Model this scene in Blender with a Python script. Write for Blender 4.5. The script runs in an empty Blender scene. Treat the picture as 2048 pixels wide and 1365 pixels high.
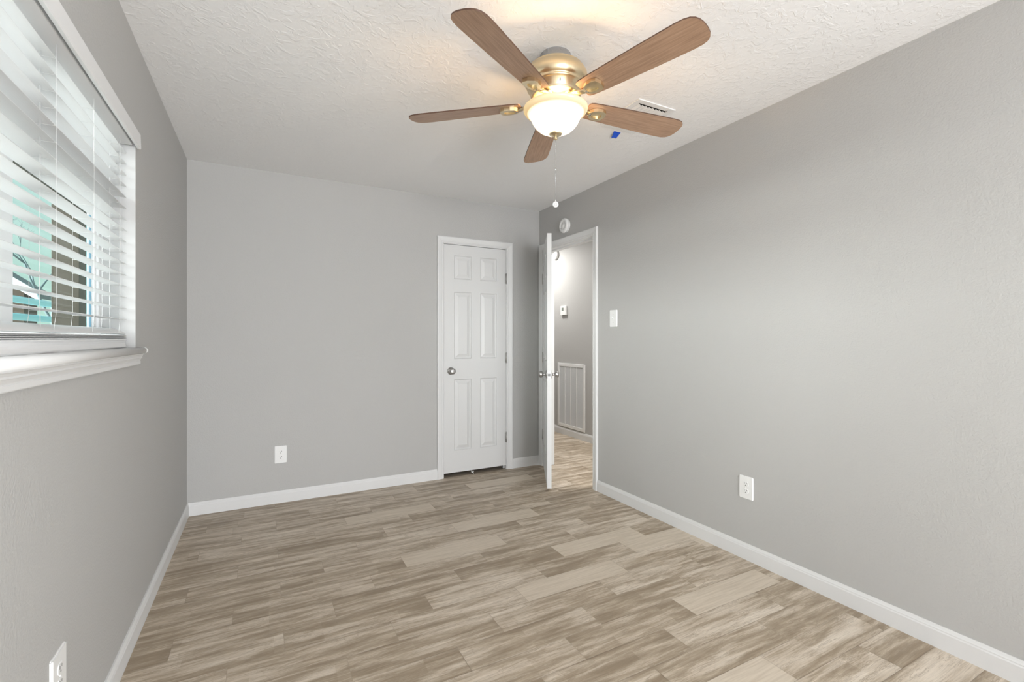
import bpy, bmesh, math, random
from mathutils import Vector, Matrix
random.seed(7)
R = math.radians
sc = bpy.context.scene
C = sc.collection

# ------------------------------------------------------------------ camera
AZ = 27.95                       # camera heading, degrees clockwise from +Y
EYE = 1.22
cam = bpy.data.cameras.new('camera')
cam.sensor_width = 36.0
cam.lens = 36.0 * 936.6 / 2048.0
cam.shift_y = -(682.5 - 676.0) / 2048.0
cam.clip_start = 0.02
co = bpy.data.objects.new('camera', cam); C.objects.link(co)
co.location = (0, 0, EYE)
co.rotation_euler = (R(90), 0, R(-AZ))
sc.camera = co

# ------------------------------------------------------------------ view
sc.view_settings.view_transform = 'Standard'
sc.view_settings.look = 'None'
sc.view_settings.exposure = 0.05
sc.view_settings.gamma = 1.0
sc.view_settings.use_curve_mapping = False

# ------------------------------------------------------------------ sky
w = bpy.data.worlds.new('sky'); sc.world = w; w.use_nodes = True
nt = w.node_tree; nt.nodes.clear()
wo = nt.nodes.new('ShaderNodeOutputWorld'); bg = nt.nodes.new('ShaderNodeBackground')
tc = nt.nodes.new('ShaderNodeTexCoord'); sx = nt.nodes.new('ShaderNodeSeparateXYZ'); rp = nt.nodes.new('ShaderNodeValToRGB')
nt.links.new(tc.outputs['Generated'], sx.inputs[0]); nt.links.new(sx.outputs['Z'], rp.inputs[0])
rp.color_ramp.elements[0].position = 0.0; rp.color_ramp.elements[0].color = (0.66, 0.95, 0.85, 1)
rp.color_ramp.elements[1].position = 0.6; rp.color_ramp.elements[1].color = (0.70, 0.86, 1.0, 1)
nt.links.new(rp.outputs[0], bg.inputs['Color']); bg.inputs['Strength'].default_value = 0.86
nt.links.new(bg.outputs[0], wo.inputs[0])

# ------------------------------------------------------------------ large lights
def lamp(name, kind, loc, energy, color=(1, 1, 1), **kw):
    l = bpy.data.lights.new(name, kind); l.energy = energy; l.color = color
    for k, v in kw.items(): setattr(l, k, v)
    o = bpy.data.objects.new(name, l); C.objects.link(o); o.location = loc
    return o
def aim(o, d):
    o.rotation_euler = Vector(d).to_track_quat('-Z', 'Y').to_euler()
sun = lamp('hazy_sun', 'SUN', (-6, 2, 4), 22.0, (1.05, 0.985, 1.02), angle=R(62))
aim(sun, (math.cos(R(5)) * math.cos(R(12)), math.cos(R(5)) * math.sin(R(12)), -math.sin(R(5))))
# added fill light at a made-up opening in the wall behind the camera
dl = lamp('rear_fill_light', 'AREA', (0.36, -3.93, 1.05), 186.0, (0.975, 0.995, 1.035), shape='RECTANGLE', size=1.5, size_y=1.8)
aim(dl, (0, 1, .25))
d3 = lamp('side_fill_light', 'AREA', (2.42, -1.55, 0.98), 84.0, (0.98, 0.995, 1.03), shape='RECTANGLE', size=1.55, size_y=1.6)  # added fill light at a made-up opening in the unseen side wall
aim(d3, (-1, .85, .12))
# hallway ceiling lamp
for hy, he in ((5.20, 20.0), (2.90, 34.0)):
    hl = lamp('hallway_lamp', 'AREA', (2.85, hy, 2.415), he, (1.0, 0.98, 0.95), shape='DISK', size=0.30)
    aim(hl, (0, 0, -1))

# ------------------------------------------------------------------ materials
def mat(name, color=(.8, .8, .8), rough=.5, metal=0.0, spec=.5):
    m = bpy.data.materials.new(name); m.use_nodes = True
    b = m.node_tree.nodes['Principled BSDF']
    b.inputs['Base Color'].default_value = (*color, 1)
    b.inputs['Roughness'].default_value = rough
    b.inputs['Metallic'].default_value = metal
    b.inputs['Specular IOR Level'].default_value = spec
    return m
def N(m, t, **kw):
    n = m.node_tree.nodes.new(t)
    for k, v in kw.items(): setattr(n, k, v)
    return n
def L(m, a, b): m.node_tree.links.new(a, b)
def bsdf(m): return m.node_tree.nodes['Principled BSDF']
def noise(m, vec, scale, detail=3, rough=.5, dist=0.0):
    n = N(m, 'ShaderNodeTexNoise'); L(m, vec, n.inputs['Vector'])
    n.inputs['Scale'].default_value = scale; n.inputs['Detail'].default_value = detail
    n.inputs['Roughness'].default_value = rough; n.inputs['Distortion'].default_value = dist
    return n.outputs['Fac']
def ramp(m, fac, stops):
    r = N(m, 'ShaderNodeValToRGB'); L(m, fac, r.inputs[0]); e = r.color_ramp.elements
    while len(e) < len(stops): e.new(0.5)
    for el, (p, c) in zip(e, stops):
        el.position = p; el.color = (*c, 1) if hasattr(c, '__len__') else (c, c, c, 1)
    return r.outputs['Color']
def mixc(m, fac, a, b, mode='MIX'):
    x = N(m, 'ShaderNodeMix', data_type='RGBA', blend_type=mode)
    for i, v in ((0, fac), (6, a), (7, b)):
        if hasattr(v, 'node'): L(m, v, x.inputs[i])
        elif i == 0: x.inputs[0].default_value = v
        else: x.inputs[i].default_value = (*v, 1)
    return x.outputs[2]
def bump(m, h, strength, dist):
    b = N(m, 'ShaderNodeBump'); L(m, h, b.inputs['Height'])
    b.inputs['Strength'].default_value = strength; b.inputs['Distance'].default_value = dist
    L(m, b.outputs[0], bsdf(m).inputs['Normal'])
def objco(m): return N(m, 'ShaderNodeTexCoord').outputs['Object']
def mapping(m, vec, scale=(1, 1, 1), loc=(0, 0, 0)):
    mp = N(m, 'ShaderNodeMapping'); L(m, vec, mp.inputs[0])
    mp.inputs['Scale'].default_value = scale; mp.inputs['Location'].default_value = loc
    return mp.outputs[0]

def wall_paint(name, col):
    m = mat(name, col, .62, 0, .35); v = objco(m)
    big = noise(m, v, 1.3, 2)
    L(m, mixc(m, big, tuple(c * .975 for c in col), tuple(min(1, c * 1.025) for c in col)), bsdf(m).inputs['Base Color'])
    a = noise(m, v, 130, 2, .5, .1); p = ramp(m, a, [(.36, 0.0), (.66, 1.0)])
    bump(m, p, .42, .0010); return m
M = {}
M['wall'] = wall_paint('grey_orange_peel_wall', (.465, .460, .448))
M['hall'] = wall_paint('grey_hall_wall', (.465, .460, .448))
m = M['ceiling'] = mat('knockdown_ceiling', (.87, .868, .866), .8, 0, .2); v = objco(m)
a = noise(m, v, 24, 4, .6, .9); p1 = ramp(m, a, [(.50, 0.0), (.60, 1.0)])
b2 = noise(m, v, 55, 2, .5, .3)
mm = N(m, 'ShaderNodeMath', operation='ADD'); L(m, p1, mm.inputs[0]); L(m, b2, mm.inputs[1])
bump(m, mm.outputs[0], .38, .0028)

M['trim'] = mat('white_trim_paint', (.70, .70, .695), .5)
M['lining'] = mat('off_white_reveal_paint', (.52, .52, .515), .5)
M['door'] = mat('white_door_paint', (.66, .66, .654), .42)
M['blind'] = mat('white_blind_vinyl', (.77, .77, .77), .45)
M['cord'] = mat('white_cord', (.62, .62, .61), .7)
M['vinyl'] = mat('white_window_vinyl', (.86, .87, .87), .35)
M['seal'] = mat('blue_grey_glazing_seal', (.10, .20, .27), .5)
M['plastic'] = mat('white_plastic', (.82, .82, .81), .35)
M['slot'] = mat('dark_slot', (.10, .10, .10), .6)
M['black'] = mat('black_gap', (.01, .01, .01), .9)
M['satin'] = mat('satin_nickel', (.44, .43, .42), .36, 1.0)
M['hinge'] = mat('satin_nickel_hinge', (.50, .49, .48), .42, .9)
M['nickel'] = mat('brushed_nickel_fan', (.76, .63, .42), .30, 1.0)
m = M['nickel']; v = mapping(m, objco(m), (1, 1, 60)); bump(m, noise(m, v, 5, 2), .05, .0005)
M['chrome'] = mat('polished_nickel', (.50, .50, .51), .16, 1.0)
M['screen'] = mat('grey_lcd', (.22, .25, .22), .3)
M['tape'] = mat('blue_painters_tape', (.008, .11, .80), .6)
M['grout'] = mat('tan_grout', (.36, .30, .235), .9)
M['vent'] = mat('white_vent_enamel', (.78, .78, .775), .4)

# fan blade wood
m = M['blade'] = mat('brown_blade_laminate', (.3, .2, .14), .38); v = objco(m)
g = noise(m, mapping(m, v, (2.2, 45, 1)), 3, 5, .6, .6)
f2 = noise(m, mapping(m, v, (5, 160, 1)), 2, 3)
c = ramp(m, g, [(.30, (.325, .195, .122)), (.55, (.430, .268, .172)), (.75, (.505, .335, .225))])
L(m, mixc(m, .25, c, ramp(m, f2, [(.35, .35), (.65, 1.0)]), 'MULTIPLY'), bsdf(m).inputs['Base Color'])
M['blade_edge'] = mat('dark_blade_edge', (.10, .05, .03), .5)

# glass bowl of the lamp
m = M['bowl'] = bpy.data.materials.new('frosted_lamp_glass'); m.use_nodes = True
t = m.node_tree; t.nodes.clear(); o = N(m, 'ShaderNodeOutputMaterial')
df = N(m, 'ShaderNodeBsdfDiffuse'); gl = N(m, 'ShaderNodeBsdfGlossy'); em = N(m, 'ShaderNodeEmission')
df.inputs[0].default_value = (.46, .43, .36, 1); gl.inputs['Roughness'].default_value = .2
v = objco(m); sx = N(m, 'ShaderNodeSeparateXYZ'); L(m, v, sx.inputs[0])
mr = N(m, 'ShaderNodeMapRange'); L(m, sx.outputs['Z'], mr.inputs[0]); mr.inputs[1].default_value = 2.214 - 2.44; mr.inputs[2].default_value = 2.175 - 2.44
gc = ramp(m, mr.outputs[0], [(0.0, (.60, .42, .17)), (.45, (.62, .43, .17)), (.64, (.50, .31, .09)), (.72, (1.0, .82, .52)), (1.0, (1.5, 1.3, 1.0))])
L(m, gc, em.inputs['Color']); em.inputs['Strength'].default_value = 1.0
x1 = N(m, 'ShaderNodeMixShader'); x1.inputs[0].default_value = .05; L(m, df.outputs[0], x1.inputs[1]); L(m, gl.outputs[0], x1.inputs[2])
ad = N(m, 'ShaderNodeAddShader'); L(m, x1.outputs[0], ad.inputs[0]); L(m, em.outputs[0], ad.inputs[1]); L(m, ad.outputs[0], o.inputs[0])
# window glass
m = M['glass'] = bpy.data.materials.new('window_glass'); m.use_nodes = True
t = m.node_tree; t.nodes.clear(); o = N(m, 'ShaderNodeOutputMaterial')
tp = N(m, 'ShaderNodeBsdfTransparent'); tp.inputs[0].default_value = (.93, .99, .965, 1); gl = N(m, 'ShaderNodeBsdfGlossy'); gl.inputs['Roughness'].default_value = .02
x1 = N(m, 'ShaderNodeMixShader'); x1.inputs[0].default_value = .07; L(m, tp.outputs[0], x1.inputs[1]); L(m, gl.outputs[0], x1.inputs[2]); L(m, x1.outputs[0], o.inputs[0])

# wood-look floor tile: every tile carries its own seed and tone
m = M['tile'] = mat('wood_look_tile', (.4, .33, .25), .42, 0, .4); v = objco(m)
at = N(m, 'ShaderNodeAttribute', attribute_name='tile'); sp = N(m, 'ShaderNodeSeparateColor'); L(m, at.outputs['Color'], sp.inputs[0])
tone, seed, plain = sp.outputs[0], sp.outputs[1], sp.outputs[2]
sv = N(m, 'ShaderNodeVectorMath', operation='SCALE'); sv.inputs[0].default_value = (37.0, 91.0, 53.0); L(m, seed, sv.inputs['Scale'])
pv = N(m, 'ShaderNodeVectorMath', operation='ADD'); L(m, v, pv.inputs[0]); L(m, sv.outputs[0], pv.inputs[1]); P = pv.outputs[0]
wn = N(m, 'ShaderNodeTexNoise'); L(m, mapping(m, P, (1.6, 3, 1)), wn.inputs['Vector']); wn.inputs['Scale'].default_value = 3.0; wn.inputs['Detail'].default_value = 3
wm_ = N(m, 'ShaderNodeVectorMath', operation='MULTIPLY'); wm_.inputs[1].default_value = (1.6, .42, 0)
ws = N(m, 'ShaderNodeVectorMath', operation='SCALE'); L(m, wn.outputs['Color'], wm_.inputs[0]); L(m, wm_.outputs[0], ws.inputs[0]); ws.inputs['Scale'].default_value = .050
wp = N(m, 'ShaderNodeVectorMath', operation='ADD'); L(m, P, wp.inputs[0]); L(m, ws.outputs[0], wp.inputs[1]); W = wp.outputs[0]
band = noise(m, mapping(m, W, (1.9, 19, 1)), 1.6, 9, .66, .12)
blot = noise(m, mapping(m, W, (1.5, 9, 1)), 1.3, 6, .60, .25)
blot = ramp(m, blot, [(.42, .20), (.455, .46), (.53, .60), (.57, 1.0)])
# printed narrow boards inside each tile
sn = N(m, 'ShaderNodeVectorMath', operation='DIVIDE'); L(m, P, sn.inputs[0]); sn.inputs[1].default_value = (.31, .0487, 1)
fl_ = N(m, 'ShaderNodeVectorMath', operation='FLOOR'); L(m, sn.outputs[0], fl_.inputs[0])
wh = N(m, 'ShaderNodeTexWhiteNoise', noise_dimensions='2D'); L(m, fl_.outputs[0], wh.inputs['Vector'])
s1 = N(m, 'ShaderNodeMath', operation='MULTIPLY_ADD'); L(m, wh.outputs['Value'], s1.inputs[0]); s1.inputs[1].default_value = .075; s1.inputs[2].default_value = -.0375
s2 = N(m, 'ShaderNodeMath', operation='MULTIPLY_ADD'); L(m, blot, s2.inputs[0]); s2.inputs[1].default_value = .15; L(m, s1.outputs[0], s2.inputs[2])
s3 = N(m, 'ShaderNodeMath', operation='MULTIPLY_ADD'); L(m, band, s3.inputs[0]); s3.inputs[1].default_value = .80; L(m, s2.outputs[0], s3.inputs[2])
shift = N(m, 'ShaderNodeMath', operation='ADD'); L(m, s3.outputs[0], shift.inputs[0]); L(m, tone, shift.inputs[1])
cb = ramp(m, shift.outputs[0], [(.33, (0.308, 0.240, 0.168)), (.44, (0.420, 0.342, 0.252)), (.50, (0.526, 0.442, 0.342)), (.56, (0.610, 0.524, 0.420)), (.68, (0.717, 0.633, 0.526))])
fine = noise(m, mapping(m, W, (6, 230, 1)), 1.5, 5, .65)
cb = mixc(m, .55, cb, ramp(m, fine, [(.36, .70), (.56, 1.0)]), 'MULTIPLY')
vein = noise(m, mapping(m, W, (2.0, 26, 1)), 1.2, 6, .72, .5)
cb = mixc(m, ramp(m, vein, [(.485, 0.0), (.497, .6), (.505, .6), (.52, 0.0)]), cb, (.275, .213, .150))
pf = noise(m, mapping(m, W, (4, 80, 1)), 1.5, 4)
cp = ramp(m, pf, [(.32, (0.538, 0.459, 0.361)), (.62, (0.633, 0.551, 0.446))])
L(m, mixc(m, plain, cb, cp), bsdf(m).inputs['Base Color'])
bump(m, fine, .05, .0006)

# outside
M['soil'] = mat('pale_bounce_ground', (.46, .45, .43), .9)  # unseen ground made pale to bounce light up under the blind slats
m = M['brown'] = mat('brown_stained_timber', (.062, .049, .030), .7)
M['olive'] = mat('olive_timber', (.12, .15, .085), .7)
M['paleaqua'] = mat('pale_aqua_paint', (.10, .26, .265), .5)
M['rail'] = mat('aqua_rail_paint', (.35, .72, .76), .4)
M['housewall'] = mat('neighbour_brown_wall', (.08, .06, .04), .8)
M['houseroof'] = mat('neighbour_roof', (.16, .20, .20), .8)
M['rake'] = mat('white_rake_board', (.70, .74, .76), .6)
M['bark'] = mat('pale_bark', (.13, .19, .20), .9)

# ------------------------------------------------------------------ geometry helpers
class MB:
    def __init__(s): s.bm = bmesh.new(); s.mats = []
    def mi(s, m):
        if m is None: return 0
        if m not in s.mats: s.mats.append(m)
        return s.mats.index(m)
    def box(s, x0, x1, y0, y1, z0, z1, bevel=0, m=None, seg=2):
        vs = [s.bm.verts.new((x, y, z)) for x in (x0, x1) for y in (y0, y1) for z in (z0, z1)]
        fs = [s.bm.faces.new([vs[i] for i in q]) for q in ((0, 1, 3, 2), (4, 6, 7, 5), (0, 4, 5, 1), (2, 3, 7, 6), (0, 2, 6, 4), (1, 5, 7, 3))]
        for f in fs: f.material_index = s.mi(m)
        if bevel:
            es = list({e for f in fs for e in f.edges})
            bmesh.ops.bevel(s.bm, geom=es, offset=bevel, segments=seg, affect='EDGES', profile=.5)
        return s
    def prism(s, poly, d, f=lambda a, b, c: (a, b, c), t0=0.0, t1=1.0, m=None, caps=True):
        """poly: list of (a,b); extruded from t0 to t1; f maps (a,b,t) to xyz"""
        A = [s.bm.verts.new(f(a, b, t0)) for a, b in poly]; B = [s.bm.verts.new(f(a, b, t1)) for a, b in poly]
        n = len(poly); fs = [s.bm.faces.new((A[i], A[(i + 1) % n], B[(i + 1) % n], B[i])) for i in range(n)]
        if caps: fs += [s.bm.faces.new(A[::-1]), s.bm.faces.new(B)]
        for q in fs: q.material_index = s.mi(m); q.smooth = d
        return s
    def lathe(s, prof, c=(0, 0, 0), axis='Z', seg=48, m=None, smooth=True):
        rings = []
        for r, z in prof:
            ring = []
            for k in range(seg if r > 1e-6 else 1):
                t = 2 * math.pi * k / seg; p = (r * math.cos(t), r * math.sin(t), z)
                if axis == 'X': p = (z, p[0], p[1])
                if axis == 'Y': p = (p[0], z, p[1])
                ring.append(s.bm.verts.new((p[0] + c[0], p[1] + c[1], p[2] + c[2])))
            rings.append(ring)
        for a, b in zip(rings, rings[1:]):
            for k in range(seg):
                k2 = (k + 1) % seg
                if len(a) == 1 and len(b) == 1: continue
                if len(a) == 1: q = (a[0], b[k2], b[k])
                elif len(b) == 1: q = (a[k], a[k2], b[0])
                else: q = (a[k], a[k2], b[k2], b[k])
                fc = s.bm.faces.new(q); fc.smooth = smooth; fc.material_index = s.mi(m)
        return s
    def tube(s, pts, r, seg=8, m=None):
        pts = [Vector(p) for p in pts]; rings = []
        rs = r if hasattr(r, '__len__') else [r] * len(pts)
        for i, p in enumerate(pts):
            d = (pts[min(i + 1, len(pts) - 1)] - pts[max(i - 1, 0)]).normalized()
            u = d.cross(Vector((0, 0, 1)) if abs(d.z) < .9 else Vector((1, 0, 0))).normalized(); v = d.cross(u)
            rings.append([s.bm.verts.new(p + (u * math.cos(2 * math.pi * k / seg) + v * math.sin(2 * math.pi * k / seg)) * rs[i]) for k in range(seg)])
        for a, b in zip(rings, rings[1:]):
            for k in range(seg):
                fc = s.bm.faces.new((a[k], a[(k + 1) % seg], b[(k + 1) % seg], b[k])); fc.smooth = True; fc.material_index = s.mi(m)
        for q in (rings[0][::-1], rings[-1]): s.bm.faces.new(q).material_index = s.mi(m)
        return s
    def sphere(s, c, r, m=None, seg=12):
        n = 7; return s.lathe([(r * math.sin(math.pi * i / n), -r * math.cos(math.pi * i / n)) for i in range(n + 1)], c, seg=seg, m=m)
    def poly(s, pts, m=None):
        f = s.bm.faces.new([s.bm.verts.new(p) for p in pts]); f.material_index = s.mi(m); return s
    def xf(s, mtx): s.bm.transform(mtx); return s
    def build(s, name, material=None, parent=None, fix=True):
        if fix: bmesh.ops.recalc_face_normals(s.bm, faces=s.bm.faces)
        me = bpy.data.meshes.new(name); s.bm.to_mesh(me); s.bm.free()
        ms = s.mats if s.mats else [material]
        if s.mats and material is not None and material not in s.mats: pass
        for q in ms: me.materials.append(q)
        o = bpy.data.objects.new(name, me); C.objects.link(o)
        if parent is not None: o.parent = parent
        return o
def tag(o, label=None, cat=None, group=None, kind=None):
    if label: o['label'] = label
    if cat: o['category'] = cat
    if group: o['group'] = group
    if kind: o['kind'] = kind
    return o
def empty(name, loc=(0, 0, 0), rz=0.0):
    o = bpy.data.objects.new(name, None); C.objects.link(o); o.location = loc; o.rotation_euler = (0, 0, rz); o.empty_display_size = .05
    return o
def struct(mb, name, material, parent=None):
    o = mb.build(name, material, parent)
    if parent is None: o['kind'] = 'structure'
    return o

# ------------------------------------------------------------------ room dimensions (metres)
XL, XR, YB, YF, ZC = -0.462, 2.351, 3.866, -3.80, 2.44  # front wall set far back so the added fill lights spread evenly
WT = 0.12                                    # wall thickness
XH0, XH1, YH0, YH1 = XR + WT, 3.354, 1.2, 6.4 # hallway
# openings
WY0, WY1, WZ0, WZ1 = 0.90, 2.412, 1.155, 2.055  # window_1 in wall_left
CX0, CX1, CZ = 1.376, 1.997, 2.046           # closet door in wall_back
DY0, DY1, DZ = 3.028, 3.800, 2.050           # hallway door in wall_right
SY0, SY1, SZ0, SZ1 = -2.40, -0.70, 0.10, 1.88  # added_window_side in wall_right, made-up opening for a fill light behind the camera
RX0, RX1, RZ0, RZ1 = -0.42, 1.14, 0.10, 2.05   # added_window_rear in wall_front, made-up opening for the rear fill light

# ------------------------------------------------------------------ floor
TW, TL = .1462, .6000
light = {(0, 1.083), (4, .673), (2, 1.487), (1, 1.875), (0, 2.28), (-3, 1.69), (-6, 1.083), (9, .483), (11, 1.463), (6, 1.083), (-9, -.1), (15, 2.7)}
ph = {1: .073, 2: .280, 0: .482}
mb = MB(); lay = mb.bm.loops.layers.float_color.new('tile'); gap = .0006
def floor_zone(x0, x1, y0, y1):
    for n in range(-42, 32):
        b = 2.020 + (n - 1) * TW; t = b + TW
        if t < y0 or b > y1: continue
        for k in range(-3, 8):
            a = ph[n % 3] + TL * k; c = a + TL
            lo, hi = max(a + gap, x0), min(c - gap, x1); lb, hb = max(b + gap, y0), min(t - gap, y1)
            if hi - lo < .004 or hb - lb < .004: continue
            rr = random.Random(n * 100 + k)
            is_l = any(ln == n and abs(lx - a) < .08 for ln, lx in light)
            col = (rr.uniform(-.065, .05), rr.random(), 1.0 if is_l else 0.0, 1)
            f = mb.bm.faces.new([mb.bm.verts.new((x, y, 0)) for x, y in ((lo, lb), (hi, lb), (hi, hb), (lo, hb))])
            f.material_index = mb.mi(M['tile'])
            for lp in f.loops: lp[lay] = col
floor_zone(XL, XR, YF, YB)
floor_zone(XR, XH0, DY0 - .02, DY1 + .02)
floor_zone(XH0, XH1, YH0, YH1)
mb.poly([(XL - .1, YF - .1, -.0012), (XH1 + .1, YF - .1, -.0012), (XH1 + .1, YH1 + .1, -.0012), (XL - .1, YH1 + .1, -.0012)], M['grout'])
fl = mb.build('floor', None, fix=False); fl['kind'] = 'structure'
struct(MB().box(XL - WT, XH1 + WT, YF - WT, YH1 + WT, -.10, -.0015), 'floor_slab', M['grout'])

# ------------------------------------------------------------------ ceiling
struct(MB().box(XL - WT, XH1 + WT, YF - WT, YH1 + WT, ZC, ZC + .1), 'ceiling', M['ceiling'])

# ------------------------------------------------------------------ walls
q = MB()
q.box(XL - WT, XL, YF - WT, YB, 0, WZ0); q.box(XL - WT, XL, YF - WT, YB, WZ1, ZC)
q.box(XL - WT, XL, YF - WT, WY0, WZ0, WZ1); q.box(XL - WT, XL, WY1, YB, WZ0, WZ1)
struct(q, 'wall_left', M['wall'])
q = MB()
q.box(XL - WT, CX0, YB, YB + WT, 0, ZC); q.box(CX1, XR + WT, YB, YB + WT, 0, ZC); q.box(CX0, CX1, YB, YB + WT, CZ, ZC)
struct(q, 'wall_back', M['wall'])
q = MB()
q.box(XR, XH0, YF - WT, SY0, 0, ZC); q.box(XR, XH0, SY1, DY0, 0, ZC); q.box(XR, XH0, SY0, SY1, 0, SZ0); q.box(XR, XH0, SY0, SY1, SZ1, ZC); q.box(XR, XH0, DY0, DY1, DZ, ZC); q.box(XR, XH0, DY1, YB, 0, ZC)
struct(q, 'wall_right', M['wall'])
q = MB()
q.box(XL - WT, RX0, YF - WT, YF, 0, ZC); q.box(RX1, XR + WT, YF - WT, YF, 0, ZC); q.box(RX0, RX1, YF - WT, YF, 0, RZ0); q.box(RX0, RX1, YF - WT, YF, RZ1, ZC)
struct(q, 'wall_front', M['wall'])
struct(MB().box(XH1, XH1 + WT, YH0 - WT, YH1 + WT, 0, ZC), 'wall_hallway', M['hall'])
struct(MB().box(XH0, XH1, YH0 - WT, YH0, 0, ZC), 'wall_hallway_near', M['hall'])
struct(MB().box(XH0, XH1, YH1, YH1 + WT, 0, ZC), 'wall_hallway_end', M['hall'])
struct(MB().box(XR, XH0, YB + WT, YH1 + WT, 0, ZC), 'wall_hallway_inner', M['hall'])
# closet behind the closed door
q = MB(); q.box(CX0 - .3, CX1 + .25, YB + .62, YB + .66, 0, ZC); q.box(CX0 - .34, CX0 - .3, YB + WT, YB + .66, 0, ZC); q.box(CX1 + .25, CX1 + .29, YB + WT, YB + .66, 0, ZC)
struct(q, 'wall_closet', M['wall'])

# ------------------------------------------------------------------ baseboards
BP = [(0, 0), (.0125, 0), (.0125, .066), (.0105, .071), (.0105, .075), (.0075, .081), (.005, .088), (0, .088)]
struct(MB().prism(BP, False, lambda a, b, t: (XL + a, t, b), YF, YB - .0005), 'baseboard_left', M['trim'])
q = MB().prism(BP, False, lambda a, b, t: (t, YB - a, b), XL, 1.319); q.prism(BP, False, lambda a, b, t: (t, YB - a, b), 2.054, XR)
struct(q, 'baseboard_back', M['trim'])
struct(MB().prism(BP, False, lambda a, b, t: (XR - a, t, b), YF, DY0 - .060), 'baseboard_right', M['trim'])
struct(MB().prism(BP, False, lambda a, b, t: (XH1 - a, t, b), YH0, YH1), 'baseboard_hallway', M['trim'])
struct(MB().prism(BP, False, lambda a, b, t: (t, YF + a, b), XL + .0125, XR - .0125), 'baseboard_front', M['trim'])

# ------------------------------------------------------------------ door casings
CP = [(0, 0), (0, .009), (.004, .0115), (.010, .012), (.013, .0105), (.017, .0125), (.040, .0165), (.047, .0175), (.053, .0165), (.057, .012), (.057, 0)]
def casing(q, a0, a1, top, f):
    """profile CP swept up, over and down an opening a0..a1; f maps (along, out, z)"""
    rows = []
    for u, d in CP:
        rows.append([q.bm.verts.new(f(*p)) for p in ((a0 - u, d, 0), (a0 - u, d, top + u), (a1 + u, d, top + u), (a1 + u, d, 0))])
    for r1, r2 in zip(rows, rows[1:]):
        for i in range(3): q.bm.faces.new((r1[i], r1[i + 1], r2[i + 1], r2[i]))
    r1, r2 = rows[-1], rows[0]
    for i in range(3): q.bm.faces.new((r1[i], r1[i + 1], r2[i + 1], r2[i]))
    for i in (0, 3): q.bm.faces.new([r[i] for r in rows])
q = MB(); casing(q, CX0, CX1, CZ, lambda a, d, z: (a, YB - d, z))
for a0, a1 in ((CX0, CX0 + .006), (CX1 - .006, CX1)): q.box(a0, a1, YB - .001, YB + WT, 0, CZ)
q.box(CX0, CX1, YB - .001, YB + WT, CZ - .006, CZ)
q.box(CX0 + .006, CX0 + .018, YB + .041, YB + .06, 0, CZ - .006); q.box(CX1 - .018, CX1 - .006, YB + .041, YB + .06, 0, CZ - .006); q.box(CX0, CX1, YB + .041, YB + .06, CZ - .018, CZ - .006)
struct(q, 'trim_1', M['trim'])
q = MB(); casing(q, DY0, DY1, DZ, lambda a, d, z: (XR - d, a, z)); casing(q, DY0, DY1, DZ, lambda a, d, z: (XH0 + d, a, z))
for a0, a1 in ((DY0, DY0 + .006), (DY1 - .006, DY1)): q.box(XR - .001, XH0 + .001, a0, a1, 0, DZ)
q.box(XR - .001, XH0 + .001, DY0, DY1, DZ - .006, DZ)
q.box(XR + .040, XR + .075, DY0 + .006, DY0 + .017, 0, DZ - .006); q.box(XR + .040, XR + .075, DY1 - .017, DY1 - .006, 0, DZ - .006); q.box(XR + .040, XR + .075, DY0, DY1, DZ - .017, DZ - .006)
t2 = struct(q, 'trim_2', M['trim'])
MB().box(XR + .006, XR + .034, DY0 + .0055, DY0 + .0075, .895, .955, .0006).build('strike_plate', M['satin'], t2)['label'] = 'metal strike plate'

# ------------------------------------------------------------------ six-panel doors
def panel_face(q, Wd, Hd, yy, sgn, panels):
    """front face of a door in the plane y=yy; sgn = outward direction"""
    xs = sorted({0, Wd} | {v for p in panels for v in (p[0], p[1])}); zs = sorted({0, Hd} | {v for p in panels for v in (p[2], p[3])})
    for x0, x1 in zip(xs, xs[1:]):
        for z0, z1 in zip(zs, zs[1:]):
            if any(abs(p[0] - x0) < 1e-6 and abs(p[1] - x1) < 1e-6 and p[2] - 1e-6 <= z0 and z1 <= p[3] + 1e-6 for p in panels): continue
            q.bm.faces.new([q.bm.verts.new((x, yy, z)) for x, z in ((x0, z0), (x1, z0), (x1, z1), (x0, z1))])
    for x0, x1, z0, z1 in panels:
        prev = None
        for ins, dep in ((0, 0), (.003, -.006), (.008, -.0115), (.014, -.0120), (.017, -.0110), (.040, -.0025), (.042, -.0015)):
            ring = [q.bm.verts.new((x, yy + sgn * dep, z)) for x, z in ((x0 + ins, z0 + ins), (x1 - ins, z0 + ins), (x1 - ins, z1 - ins), (x0 + ins, z1 - ins))]
            if prev:
                for i in range(4): q.bm.faces.new((prev[i], prev[(i + 1) % 4], ring[(i + 1) % 4], ring[i]))
            prev = ring
        q.bm.faces.new(prev)
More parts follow.
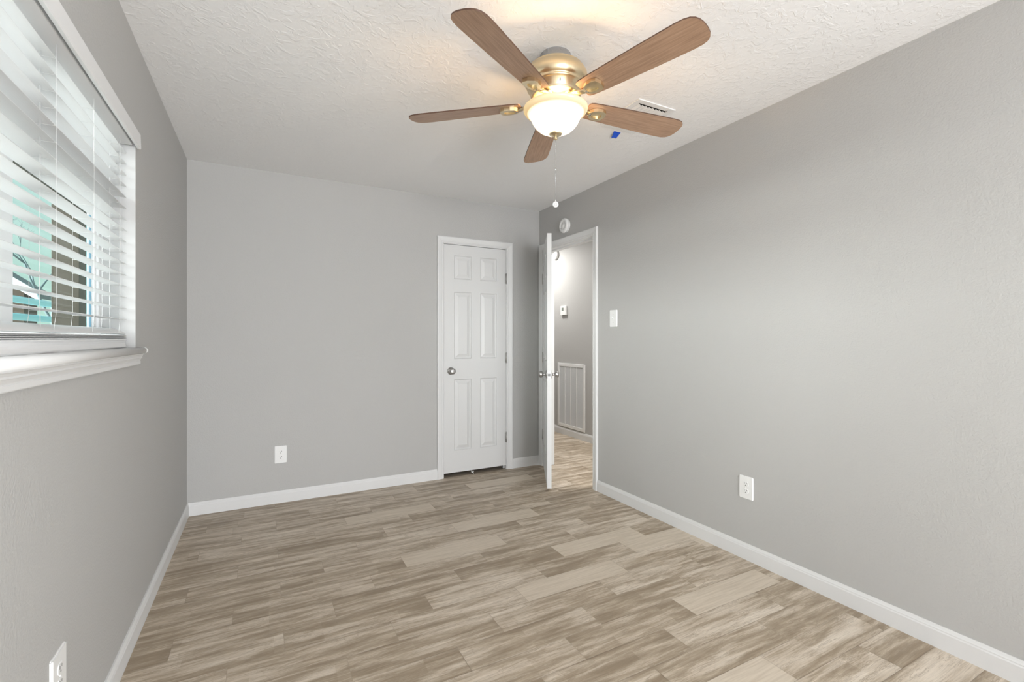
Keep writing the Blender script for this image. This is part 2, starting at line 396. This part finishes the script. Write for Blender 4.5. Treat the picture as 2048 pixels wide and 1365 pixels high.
def six_panel(Wd, Hd, T):
    cw = (Wd - .29) / 2 if Wd > .65 else (Wd - .275) / 2
    m0 = .094; l0, l1 = m0, m0 + .165
    if Wd > .65: l0, l1 = .105, .105 + (Wd - .21 - .09) / 2
    pans = []
    for a, b in ((l0, l1), (Wd - l1, Wd - l0)):
        for z0, z1 in ((.192, .818), (.998, 1.588), (1.700, 1.908)): pans.append((a, b, z0, z1))
    q = MB(); panel_face(q, Wd, Hd, 0, -1, pans); panel_face(q, Wd, Hd, T, 1, pans)
    for a, b, c, d in (((0, 0, 0), (0, T, 0), (0, T, Hd), (0, 0, Hd)), ((Wd, 0, 0), (Wd, T, 0), (Wd, T, Hd), (Wd, 0, Hd)), ((0, 0, 0), (Wd, 0, 0), (Wd, T, 0), (0, T, 0)), ((0, 0, Hd), (Wd, 0, Hd), (Wd, T, Hd), (0, T, Hd))):
        q.poly([a, b, c, d])
    bmesh.ops.remove_doubles(q.bm, verts=q.bm.verts, dist=1e-5)
    return q
def knob(parent, x, z, y, s, name='door_knob'):
    """round knob standing out along local y (s = direction)"""
    prof = [(0, 0), (.0315, 0), (.0325, .003), (.030, .007), (.016, .010), (.0115, .014), (.0105, .026), (.014, .031), (.022, .034), (.0265, .040), (.0275, .048), (.0265, .055), (.022, .060), (.012, .0625), (0, .063)]
    o = MB().lathe([(r, s * d) for r, d in prof], (x, y, z), 'Y', 32).build(name, M['satin'], parent); o['label'] = 'satin nickel round knob'
    return o
def hinge(parent, x, y, z, leafx):
    q = MB().tube([(x, y, z - .045), (x, y, z + .045)], .0055, 12)
    for k in (-.0155, .0155): q.tube([(x, y, z + k - .0006), (x, y, z + k + .0006)], .0048, 12)
    q.sphere((x, y, z + .047), .0045); q.sphere((x, y, z - .047), .0045)
    q.box(min(x, x + leafx), max(x, x + leafx), y + .0035, y + .0055, z - .044, z + .044)
    o = q.build('hinge', M['hinge'], parent); o['label'] = 'metal butt hinge'
# closet door: slab X 1.385..1.988
d1 = empty('door_1', (1.3845, YB + .004, .036)); d1['kind'] = 'structure'
six_panel(.604, 2.000, .035).build('door_slab', M['door'], d1)
knob(d1, .062, .893, 0, -1)
for z in (1.732, .998, .260): hinge(d1, .6065, -.004, z, -.012)
# hallway door, standing ajar into the room on hinges by the corner
phi = R(29.35); TH = .035; DW = .757
d2 = empty('door_2', (XR - .006, DY1 - .010, .031)); d2['kind'] = 'structure'
# local +X runs from hinge to lock stile, local +Y towards the hallway side
ux = Vector((-math.sin(phi), -math.cos(phi), 0)); d2.rotation_euler = (0, 0, math.atan2(ux.y, ux.x))
s2 = six_panel(DW, 2.014, TH).build('door_slab', M['door'], d2)
knob(d2, DW - .062, .896, 0, -1); knob(d2, DW - .062, .896, TH, 1)
MB().box(DW - .0005, DW + .0012, .0045, .0305, .868, .924, .0004).build('latch_plate', M['satin'], d2)
MB().prism([(0, .009), (.011, .009), (.004, .026), (0, .026)], False, lambda a, b, t: (DW + a, b, t), .886, .906).build('latch_bolt', M['chrome'], d2)
for z in (1.745, 1.005, .275): hinge(d2, .002, -.0045, z, .012)

# tiny white clip hooked under the closet door
q = MB(); q.tube([(-.013, 0, .034), (-.006, -.003, .024), (0, -.006, .016), (.004, -.008, .004)], .0030, 8); q.tube([(-.016, -.001, .026), (-.008, -.004, .018), (0, -.006, .016), (.006, -.004, .020), (.009, -.001, .028)], .0024, 8)
o = q.build('cable_clip', M['plastic']); o.location = (1.652, YB - .003, 0); tag(o, 'small bent white plastic clip poking out at the foot of the closed closet door', 'clip')

# ------------------------------------------------------------------ window in the left wall
w1 = empty('window_1', (0, 0, 0)); w1['kind'] = 'structure'
GX = -.572                                        # inner face of the window frame
q = MB()
q.box(GX - .024, GX, WY1 - .028, WY1, WZ0, WZ1); q.box(GX - .024, GX, WY0, WY0 + .028, WZ0, WZ1)
q.box(GX - .024, GX, WY0, WY1, WZ1 - .03, WZ1); q.box(GX - .024, GX, WY0, WY1, WZ0 + .02, WZ0 + .06)
q.build('window_frame', M['vinyl'], w1)
YM = 1.676
for a, b, xo in ((YM - .018, WY1 - .030, -.006), (WY0 + .028, YM + .018, -.026)):
    X1 = GX + xo; X0 = X1 - .020; q = MB(); z0, z1 = WZ0 + .055, WZ1 - .03
    q.box(X0, X1, a - (.06 if xo > -.01 else 0), a + .034, z0, z1, .002); q.box(X0, X1, b - .034, b, z0, z1, .002); q.box(X0, X1, a + .034, b - .034, z0, z0 + .040); q.box(X0, X1, a + .034, b - .034, z1 - .034, z1); q.box(X0, X1, a + .034, b - .034, 1.700, 1.800)
    s = q.build('sash', M['vinyl'], w1)
    q = MB(); a2, b2, c2, e2 = a + .034, b - .034, z0 + .040, z1 - .034; g = .0045
    for bx in ((a2, a2 + g, c2, e2), (b2 - g, b2, c2, e2), (a2, b2, c2, c2 + g), (a2, b2, e2 - g, e2), (a2, b2, 1.700 - g, 1.700), (a2, b2, 1.800, 1.800 + g)): q.box(X0 + .0065, X0 + .0135, *bx)
    q.build('glazing_seal', M['seal'], s)['label'] = 'dark blue-grey glazing seal'
    MB().box(X0 + .008, X0 + .012, a2, b2, c2, e2).build('pane', M['glass'], s)
# white lining of the opening
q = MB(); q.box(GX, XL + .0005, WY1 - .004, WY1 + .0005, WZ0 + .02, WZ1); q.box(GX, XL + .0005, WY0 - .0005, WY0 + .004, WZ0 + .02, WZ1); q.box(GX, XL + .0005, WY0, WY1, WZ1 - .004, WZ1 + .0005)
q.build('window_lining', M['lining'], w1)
# stool and moulded apron
SN = -.425
sp_ = [(GX, .0), (GX, .025)] + [(SN - .0115 + .0115 * math.sin(t), .0125 + .0125 * math.cos(t)) for t in [R(a) for a in range(0, 181, 20)]]
def stool(q, y0, y1, xback): return q.prism([(max(a, xback), b + WZ0) for a, b in sp_], True, lambda a, b, t: (a, t, b), y0, y1)
q = MB(); stool(q, WY0 + .0, WY1 - .0, GX); stool(q, WY1, WY1 + .045, XL); stool(q, WY0 - .045, WY0, XL)
so = q.build('window_sill', M['trim'], w1)
AP = [(0, 0), (.024, 0), (.0245, -.003), (.021, -.006), (.0175, -.012), (.0185, -.0165), (.0165, -.0185), (.0115, -.026), (.0105, -.029), (.0125, -.031), (.0125, -.042), (.0105, -.0445), (0, -.0445)]
MB().prism([(XL + a, WZ0 + b) for a, b in AP], False, lambda a, b, t: (a, t, b), WY0 - .024, WY1 + .022).build('window_apron', M['trim'], w1)

# added window frame around the rear fill light, unseen behind the camera
w2 = empty('added_window_rear', (0, 0, 0)); w2['kind'] = 'structure'
q = MB(); q.box(RX0, RX0 + .04, YF - .1, YF - .04, RZ0, RZ1); q.box(RX1 - .04, RX1, YF - .1, YF - .04, RZ0, RZ1); q.box(RX0 + .04, RX1 - .04, YF - .1, YF - .04, RZ0, RZ0 + .04); q.box(RX0 + .04, RX1 - .04, YF - .1, YF - .04, RZ1 - .04, RZ1); q.box(.34, .38, YF - .1, YF - .04, RZ0 + .04, RZ1 - .04)
q.build('window_frame', M['vinyl'], w2)

w3 = empty('added_window_side', (0, 0, 0)); w3['kind'] = 'structure'  # added window frame around the side fill light, out of view
q = MB(); q.box(XH0 - .06, XH0 - .01, SY0, SY0 + .04, SZ0, SZ1); q.box(XH0 - .06, XH0 - .01, SY1 - .04, SY1, SZ0, SZ1); q.box(XH0 - .06, XH0 - .01, SY0 + .04, SY1 - .04, SZ0, SZ0 + .04); q.box(XH0 - .06, XH0 - .01, SY0 + .04, SY1 - .04, SZ1 - .04, SZ1)
q.build('window_frame', M['vinyl'], w3)

# ------------------------------------------------------------------ the blind
bl = empty('window_blind', (-.513, (WY0 + WY1) / 2, 1.181))
tag(bl, 'white faux-wood venetian blind with open slats hanging inside the left window recess', 'window blind')
BY0, BY1 = WY0 + .012, WY1 - .016
def rel(q): return q.xf(Matrix.Translation(-Vector(bl.location)))
def slat_mesh():
    P_ = []; n = 8; Wd = .050
    for i in range(n + 1):
        u = -Wd / 2 + Wd * i / n; P_.append((u, (.0011 if 0 < i < n else .0006) + .0022 * (1 - (2 * u / Wd) ** 2)))
    P_.append((Wd / 2 + .0006, 0))
    for i in range(n, -1, -1):
        u = -Wd / 2 + Wd * i / n; P_.append((u, (-.0011 if 0 < i < n else -.0006) + .0022 * (1 - (2 * u / Wd) ** 2)))
    P_.append((-Wd / 2 - .0006, 0))
    return MB().prism(P_, False, lambda a, b, t: (a, t, b), BY0 - bl.location.y, BY1 - bl.location.y)
first = slat_mesh().build('slat', M['blind'], bl)
slat_pos = [(1.2936 + .0447 * k - bl.location.z, R(-2.0)) for k in range(16)] + [(1.2465 - bl.location.z, R(-26)), (1.2305 - bl.location.z, R(-3)), (1.2262 - bl.location.z, 0), (1.2222 - bl.location.z, 0), (1.2182 - bl.location.z, 0)]
for i, (z, ry) in enumerate(slat_pos):
    o = first if i == 0 else first.copy()
    if i: C.objects.link(o); o.parent = bl
    o.location = (0, 0, z); o.rotation_euler = (0, -ry, 0)
# bottom rail with a moulded end
prof = [(-.026, 0), (.024, 0), (.026, .004), (.0225, .012), (.0205, .018), (.0225, .026), (.0265, .031), (.0255, .0335), (-.026, .0335)]
MB().prism([(a, b + .0) for a, b in prof], False, lambda a, b, t: (a, t, b + .0005), BY0 - bl.location.y, BY1 - bl.location.y).build('bottom_rail', M['blind'], bl)
# head rail and valance
rel(MB().box(-.545, -.468, BY0, BY1, 1.999, WZ1 - .004, .003)).build('head_rail', M['blind'], bl)
VP_ = [(-.4555, 1.992), (-.4455, 1.990), (-.4425, 1.993), (-.4425, 2.000), (-.4440, 2.044), (-.4440, 2.0495), (-.4555, 2.0495), (-.4560, 2.046), (-.4600, 2.043), (-.4600, 2.010), (-.4560, 2.004)]
q = MB().prism(VP_, False, lambda a, b, t: (a, t, b), WY0 - .004, WY1 - .006)
rel(q).build('valance', M['blind'], bl)
# ladder cords and lift cords
lad = [2.292, 1.981, 1.667, 1.36, 1.06]
for y in lad:
    q = MB()
    for x in (-.4865, -.5395):
        q.tube([(x, y + random.uniform(-.001, .001), 2.01 - .0447 * i) for i in range(17)] + [(x, y - .004, 1.275), (x, y - .018, 1.240)], .0005, 6)
    for k in range(16):
        z = 1.2936 + .0447 * k; q.tube([(-.4865, y, z - .002), (-.5395, y, z - .002)], .0004, 5)
    rel(q).build('ladder_cord', M['cord'], bl)
for y in (2.272, 1.647, 1.04):
    q = MB().tube([(-.5120, y, 2.01), (-.5120, y, 1.60), (-.5120, y - .003, 1.35), (-.5115, y, 1.24)], .0008, 6)
    rel(q).build('lift_cord', M['cord'], bl)

# ------------------------------------------------------------------ outlets, switch
def plate(parent, w_, h_, t=.006):
    q = MB(); q.prism([(-w_ / 2, 0), (-w_ / 2, t * .45), (-w_ / 2 + .004, t), (w_ / 2 - .004, t), (w_ / 2, t * .45), (w_ / 2, 0)], False, lambda a, b, s: (a, -b, s), -h_ / 2 + .003, h_ / 2 - .003)
    q.prism([(-w_ / 2 + .003, 0), (-w_ / 2 + .003, t * .4), (w_ / 2 - .003, t * .4), (w_ / 2 - .003, 0)], False, lambda a, b, s: (a, -b, s), -h_ / 2, h_ / 2)
    return q.build('wall_plate', M['plastic'], parent)
def outlet(loc, rz, label, w_=.083, h_=.125):
    o = empty('wall_outlet', loc, rz); tag(o, label, 'outlet', 'wall outlets in the bedroom')
    plate(o, w_, h_)
    for zc in (.0195, -.0195):
        q = MB(); R_ = .0168
        pts = [(R_ * math.cos(t), max(-.0135, min(.0135, R_ * math.sin(t)))) for t in [2 * math.pi * k / 36 for k in range(36)]]
        q.prism(pts, False, lambda a, b, s: (a, -s, b + zc), .0055, .0078)
        r = q.build('receptacle', M['plastic'], o)
        q = MB(); q.box(-.0078, -.0052, -.0081, -.0070, zc - .000, zc + .0085); q.box(.0052, .0078, -.0081, -.0070, zc + .001, zc + .008)
        q.lathe([(0, -.0081), (.0028, -.0081), (.0028, -.007)], (0, 0, zc - .007), 'Y', 14)
        q.build('slot', M['slot'], r)
    MB().lathe([(0, -.0078), (.0022, -.0074), (.0026, -.0060)], (0, 0, 0), 'Y', 14).build('screw', M['plastic'], o)
    return o
outlet((.1125, YB, .356), 0, 'white duplex outlet low on the grey back wall left of the closet door')
outlet((XR, 1.6745, .395), R(-90), 'white duplex outlet low on the long right-hand wall', .084, .124)
outlet((XL, 1.5865, .362), R(90), 'white duplex outlet low on the left wall under the window, cut by the frame', .094, .128)
sw = empty('light_switch', (XR, 2.782, 1.367), R(-90)); tag(sw, 'white toggle light switch on the right wall beside the hallway door casing', 'light switch')
plate(sw, .084, .127)
MB().box(-.0048, .0048, -.0066, -.005, -.0115, .0115).build('toggle_slot', M['plastic'], sw)
MB().prism([(-.004, -.006), (.004, -.006), (.009, -.018), (.003, -.019)], False, lambda a, b, s: (s, b, a), -.0038, .0038).build('toggle', M['plastic'], sw)
for z in (.030, -.030): MB().lathe([(0, -.0078), (.0024, -.0074), (.0028, -.0060)], (0, 0, z), 'Y', 14).build('screw', M['hinge'], sw)

# ------------------------------------------------------------------ smoke alarms, thermostat, return grille
def smoke(loc, label, r=.064):
    o = empty('smoke_alarm', loc, R(-90)); tag(o, label, 'smoke alarm')
    MB().lathe([(r * .93, 0), (r * .93, -.010), (r * .90, -.012)], (0, 0, 0), 'Y', 48).build('base', M['plastic'], o)
    MB().lathe([(r * .90, -.0115), (r, -.013), (r, -.026), (r * .95, -.033), (r * .82, -.037), (r * .60, -.038), (r * .58, -.0365), (r * .30, -.0365), (r * .28, -.038), (0, -.038)], (0, 0, 0), 'Y', 48).build('cover', M['plastic'], o)
    MB().box(-.030, -.024, -.0395, -.036, -.028, -.016, .001).build('test_button', M['hinge'], o)
    MB().box(-.012, -.009, -.039, -.036, -.026, -.023).build('indicator', M['hinge'], o)
smoke((XR, 3.414, 2.204), 'round white smoke alarm on the bedroom wall above the hallway doorway')
smoke((XH1, 5.093, 2.294), 'round white smoke alarm high on the hallway wall, seen through the doorway')
th = empty('thermostat', (XH1, 4.905, 1.563), R(-90)); tag(th, 'small square white thermostat with grey screen on the hallway wall', 'thermostat')
MB().box(-.058, .058, -.026, 0, -.058, .058, .003).build('housing', M['plastic'], th)
MB().box(-.030, .012, -.0268, -.0255, -.004, .036).build('screen', M['screen'], th)
for k in range(2): MB().box(.026, .040, -.028, -.0255, .004 + .020 * k, .014 + .020 * k, .001).build('button', M['plastic'], th)
gr = empty('return_air_grille', (XH1, 4.758, .500), R(-90)); tag(gr, 'tall white louvred return air grille low on the hallway wall', 'air grille')
gw, gh = .572 / 2, .800 / 2
q = MB(); fr = .040
q.box(-gw, -gw + fr, -.014, 0, -gh, gh, .003); q.box(gw - fr, gw, -.014, 0, -gh, gh, .003); q.box(-gw + fr, gw - fr, -.014, 0, gh - fr, gh, .003); q.box(-gw + fr, gw - fr, -.014, 0, -gh, -gh + fr, .003)
q.build('frame', M['vent'], gr)
MB().box(-gw + fr, gw - fr, -.001, 0, -gh + fr, gh - fr).build('backing', mat('duct_shadow', (.60, .60, .59), .8), gr)
iw = gw - fr
for k in range(1, 4):
    x = -iw + 2 * iw * k / 4; MB().box(x - .006, x + .006, -.013, -.001, -gh + fr, gh - fr).build('mullion', M['vent'], gr)
q = MB(); n = 58
for k in range(n):
    z = -gh + fr + (2 * (gh - fr)) * (k + .5) / n
    q.prism([(-.002, .004), (-.0028, .0032), (-.0105, -.0058), (-.0097, -.005)], False, lambda a, b, s: (s, a, z + b), -iw, iw)
q.build('louvre', M['vent'], gr)

# ------------------------------------------------------------------ ceiling register and tape
cv = empty('ceiling_vent', (1.817, 1.962, ZC)); tag(cv, 'white rectangular louvred ceiling register partly hidden by a fan blade', 'air vent')
vx, vy = .129, .162; q = MB(); f_ = .032
q.box(-vx, -vx + f_, -vy, vy, -.006, 0, .002); q.box(vx - f_, vx, -vy, vy, -.006, 0, .002); q.box(-vx + f_, vx - f_, -vy, -vy + f_, -.006, 0, .002); q.box(-vx + f_, vx - f_, vy - f_, vy, -.006, 0, .002)
q.box(-vx + f_, vx - f_, -.006, .006, -.006, 0)
q.build('frame', M['vent'], cv)
MB().box(-vx + f_, vx - f_, -vy + f_, vy - f_, -.0012, 0).build('backing', M['black'], cv)
for k in range(8):
    x = -vx + f_ + (2 * (vx - f_)) * (k + .5) / 8 + .002
    for y0, y1, sg in ((-vy + f_ + .012, -.006, 1), (.006, vy - f_, -1)):
        MB().prism([(-.009, -.0015), (-.0065, -.0012), (.0095, -.0085), (.0070, -.0092)], False, lambda a, b, s: (x + sg * a, s, b), y0, y1).build('louvre', M['vent'], cv)
MB().tube([(vx - .05, -vy + .016, -.004), (vx - .05, -vy + .016, -.012)], .004, 10).build('damper_lever', M['hinge'], cv)
q = MB()
q.prism([(1.827, 2.159), (1.873, 2.153), (1.900, 2.226), (1.885, 2.228), (1.872, 2.200), (1.864, 2.205), (1.872, 2.229), (1.868, 2.231)], False, lambda a, b, t: (a, b, ZC - .0035 * (1 if b > 2.2 else .3) - t), 0, .0006)
q.prism([(1.827, 2.160), (1.850, 2.158), (1.880, 2.200), (1.868, 2.231), (1.860, 2.222)], False, lambda a, b, t: (a, b, ZC - .006 - .05 * max(0, b - 2.17) * .6 - t), 0, .0006)
o = q.build('painters_tape', M['tape']); tag(o, 'scrap of bright blue painters tape stuck to the ceiling next to the register', 'tape')

# ------------------------------------------------------------------ ceiling fan
FX, FY = 1.1145, 1.699
fan = empty('ceiling_fan', (FX, FY, ZC)); tag(fan, 'five-blade brown ceiling fan with nickel motor housing and lit glass bowl', 'ceiling fan')
def Z(p): return [(r, z - ZC) for r, z in p]
MB().lathe(Z([(.064, 2.44), (.0655, 2.438), (.0655, 2.402), (.062, 2.398), (0, 2.398)]), seg=64).build('mounting_collar', M['chrome'], fan)
mh = MB().lathe(Z([(.055, 2.400), (.080, 2.3975), (.103, 2.390), (.1185, 2.378), (.1200, 2.3755), (.1190, 2.3735), (.127, 2.366), (.1345, 2.352), (.1370, 2.340), (.1365, 2.328), (.1325, 2.316), (.1270, 2.308),
    (.1230, 2.3060), (.1225, 2.3010), (.1240, 2.2985), (.1230, 2.2945), (.1180, 2.2915), (.1155, 2.2895), (.1080, 2.2640), (.1060, 2.2605), (.1070, 2.2580), (.1040, 2.2535), (.085, 2.2490), (0, 2.2490)]), seg=96).build('motor_housing', M['nickel'], fan)
for k in range(5):
    t = 2 * math.pi * k / 5 - 1.98
    MB().box(-.0022, .0022, -.0016, .0016, -.0065, .0065, .0008).xf(Matrix.Translation((.1118 * math.cos(t), .1118 * math.sin(t), 2.277 - ZC)) @ Matrix.Rotation(t + math.pi / 2, 4, 'Z')).build('cooling_slot', M['slot'], mh)
MB().lathe(Z([(.050, 2.250), (.052, 2.247), (.052, 2.228), (.056, 2.225), (.060, 2.221), (.045, 2.219), (0, 2.219)]), seg=64).build('switch_housing', M['nickel'], fan)
T0 = 3.6850
bw = [(.150, .040), (.156, .0465), (.168, .0505), (.20, .0535), (.30, .0585), (.42, .0635), (.52, .0670), (.585, .0685), (.615, .0670), (.635, .0610), (.648, .0500), (.656, .0340), (.6595, .0160), (.6600, 0)]
bw = [(.150 + (r - .150) * 1.0255, w_) for r, w_ in bw]
def blade_mesh():
    pts = bw + [(r, -w_) for r, w_ in bw[-2::-1]]
    q = MB(); T = .0055
    A = [q.bm.verts.new((r, y, -T / 2)) for r, y in pts]; B = [q.bm.verts.new((r, y, T / 2)) for r, y in pts]; n = len(pts)
    q.bm.faces.new(A[::-1]).material_index = q.mi(M['blade']); q.bm.faces.new(B).material_index = 0
    for i in range(n): q.bm.faces.new((A[i], A[(i + 1) % n], B[(i + 1) % n], B[i])).material_index = q.mi(M['blade_edge'])
    return q
def bracket_mesh():
    q = MB(); T = .0055
    # shield-shaped frame with an open window, under the blade root
    out = [(.166, .011), (.178, .024), (.196, .032), (.222, .034), (.2400, .028), (.2480, 0), (.2400, -.028), (.222, -.034), (.196, -.032), (.178, -.024), (.166, -.011)]
    inn = [(.180, .007), (.186, .013), (.200, .017), (.214, .018), (.2240, .015), (.2290, 0), (.2240, -.015), (.214, -.018), (.200, -.017), (.186, -.013), (.180, -.007)]
    n = len(out)
    z0, z1 = -.0180, -.0035
    oB = [q.bm.verts.new((a, b, z0)) for a, b in out]; iB = [q.bm.verts.new((a, b, z0 - .001)) for a, b in inn]; oT = [q.bm.verts.new((a, b, z1)) for a, b in out]; iT = [q.bm.verts.new((a, b, z0 + .006)) for a, b in inn]
    for i in range(n):
        j = (i + 1) % n
        q.bm.faces.new((oB[i], oB[j], iB[j], iB[i])); q.bm.faces.new((oT[i], oT[j], oB[j], oB[i])); q.bm.faces.new((iB[i], iB[j], iT[j], iT[i]))
    q.bm.faces.new(oT); q.bm.faces.new(iT)
    # arm that drops from the motor and reaches the shield
    q.prism([(-.012, -.0035), (.012, -.0035), (.012, .0035), (-.012, .0035)], True, lambda a, b, s: (.068 + .110 * s, a, b + .012 - .028 * s), 0, 1)
    q.prism([(-.017, -.003), (.017, -.003), (.017, .003), (-.017, .003)], True, lambda a, b, s: (.060 + .028 * s, a, b + .0155), 0, 1)
    return q
def screw_mesh():
    q = MB()
    q.lathe([(0, -.0205), (.003, -.0200), (.004, -.018)], (.172, 0, 0), seg=12)
    return q
b0 = blade_mesh().build('blade', None, fan, True); k0 = bracket_mesh().build('blade_bracket', M['nickel'], fan); s0 = screw_mesh().build('screw', M['chrome'], k0)
PITCH = R(-11)
for k in range(5):
    t = T0 + 2 * math.pi * k / 5
    b = b0 if k == 0 else b0.copy(); kk = k0 if k == 0 else k0.copy(); ss = s0 if k == 0 else s0.copy()
    if k:
        for x in (b, kk, ss): C.objects.link(x)
        b.parent = fan; kk.parent = fan; ss.parent = kk
    for x in (b, kk):
        x.location = (0, 0, 2.233 - ZC); x.rotation_mode = 'QUATERNION'
        x.rotation_quaternion = (Matrix.Rotation(t, 3, 'Z') @ Matrix.Rotation(PITCH if x is b else PITCH * .8, 3, 'X')).to_quaternion()
# light kit
bowl = MB().lathe(Z([(.118, 2.2150), (.130, 2.2140), (.1375, 2.2100), (.1385, 2.2040), (.1345, 2.1965), (.1250, 2.1895), (.1160, 2.1835), (.1105, 2.1760), (.1060, 2.1660), (.0985, 2.1500), (.0875, 2.1340), (.0720, 2.1195), (.0520, 2.1090), (.0300, 2.1035), (.0, 2.1015)]), seg=96).build('light_bowl', M['bowl'], fan)
MB().lathe(Z([(.0, 2.1010), (.024, 2.1035), (.0275, 2.1015), (.0260, 2.0975), (.0180, 2.0935), (.0090, 2.0915), (.0055, 2.0880), (.0075, 2.0845), (.0095, 2.0805), (.0075, 2.0765), (.0030, 2.0745), (0, 2.0740)]), seg=32).build('bowl_finial', M['nickel'], fan)
pc = empty('pull_chain', (0, 0, 0)); pc.parent = fan
q = MB(); z = 2.076; i = 0
q.tube([(0, 0, 2.078 - ZC), (0, 0, 1.812 - ZC)], .0006, 6)
while z > 1.815:
    q.sphere((0, 0, z - ZC), .0016 if z > 2.02 else .0012, seg=8); z -= .0048
q.lathe([(0, .006), (.0022, .005), (.0022, -.005), (0, -.006)], (0, 0, 1.950 - ZC), seg=10)
bpy.data.objects.remove(pc)
ch = q.build('pull_chain', M['chrome'], fan)
q = MB(); q.lathe([(.0052, -.002), (.0070, -.0038), (.0105, -.0036), (.0128, -.0010), (.0128, .0010), (.0105, .0036), (.0070, .0038), (.0052, .002), (.0052, -.002)], axis='Y', seg=28)
q.lathe([(0, -.0015), (.0055, -.0015), (.0055, .0015), (0, .0015)], axis='Y', seg=24); q.tube([(0, 0, .011), (0, 0, .019)], .0016, 8)
fob = q.build('chain_fob', M['cord'], ch); fob.location = (0, 0, 1.796 - ZC); fob.rotation_euler = (R(12), 0, R(-28))
# bulbs in the bowl
for k in range(2):
    t = T0 + .6 + math.pi * k; x, y = .048 * math.cos(t), .048 * math.sin(t)
    MB().lathe([(.0085, .030), (.011, .020), (.011, .004), (0, .002)], (x, y, 2.196 - ZC), seg=20).build('bulb_socket', M['nickel'], fan)
    lo = lamp('bulb_light', 'POINT', (FX + x * 1.25, FY + y * 1.25, 2.2085), 8.0, (1.0, .66, .34), shadow_soft_size=.016)

# ------------------------------------------------------------------ outside the window
struct(MB().box(-40, XL - WT - .02, -20, 60, -.35, -.15), 'ground', M['soil'])
po = MB().box(-.090, .090, -.090, .090, 0, 2.50, .004, M['brown']).build('porch_post', None); po.location = (-1.492, 5.40, -.15); tag(po, 'brown timber porch post seen between the blind slats', 'post')
pb = MB().box(-.05, .05, 0, 5.2, 0, .14, .004).build('porch_beam', M['brown']); pb.location = (-1.47, 2.6, 2.35); tag(pb, 'brown timber porch beam running above the view through the blind', 'beam')
pg = MB().box(-.036, .036, -.05, .05, 0, 2.50, .003).build('porch_post', M['paleaqua']); pg.location = (-1.500, 5.90, -.15); tag(pg, 'pale aqua painted post just right of the brown porch post', 'post')
rf = empty('rail_fence', (-3.0, 4, -.15)); tag(rf, 'aqua painted pipe rail fence crossing the yard outside the window', 'fence')
for z in (1.66, 1.90): MB().tube([(0, 0, z), (0, 14, z)], .048, 12).build('rail', M['rail'], rf)
for y in (.2, 3.2, 6.2, 9.2, 12.2): MB().tube([(0, y, 0), (0, y, 1.9)], .04, 10).build('fence_post', M['rail'], rf)
hs = empty('neighbour_house', (-9.45, 20.8, .05)); tag(hs, 'low brown neighbouring house with a white-edged gable roof', 'house')
MB().prism([(-2.6, 0), (2.6, 0), (2.6, 2.7), (0, 4.6), (-2.6, 2.7)], False, lambda a, b, t: (a, t, b), 0, 1.0).build('wall', M['housewall'], hs)
MB().prism([(-3.0, 2.45), (0, 4.64), (3.0, 2.45), (3.0, 2.62), (0, 4.82), (-3.0, 2.62)], False, lambda a, b, t: (a, t, b), -.3, 1.2).build('roof', M['houseroof'], hs)
MB().prism([(-3.05, 2.36), (0, 4.58), (3.05, 2.36), (3.05, 2.66), (0, 4.88), (-3.05, 2.66)], False, lambda a, b, t: (a, t, b), -.36, -.3).build('rake_board', M['rake'], hs)
tr_ = empty('bare_tree', (-3.9, 13.5, -.15)); tag(tr_, 'bare branching tree standing in the yard beyond the porch', 'tree')
q = MB(); rr = random.Random(3)
def branch(p, d, ln, r, n):
    e = p + d * ln; mid = p + d * ln * .5 + Vector((rr.uniform(-.05, .05), rr.uniform(-.05, .05), 0)) * ln
    q.tube([p, mid, e], [r, r * .85, r * .68], 6)
    if n == 0: return
    for k in range(rr.choice((2, 3))):
        nd = (d + Vector((rr.uniform(-.75, .75), rr.uniform(-.75, .75), rr.uniform(-.25, .45)))).normalized(); branch(e, nd, ln * rr.uniform(.62, .82), r * .62, n - 1)
branch(Vector((0, 0, 0)), Vector((0, 0, 1)), 1.5, .055, 7)
q.build('trunk', M['bark'], tr_)
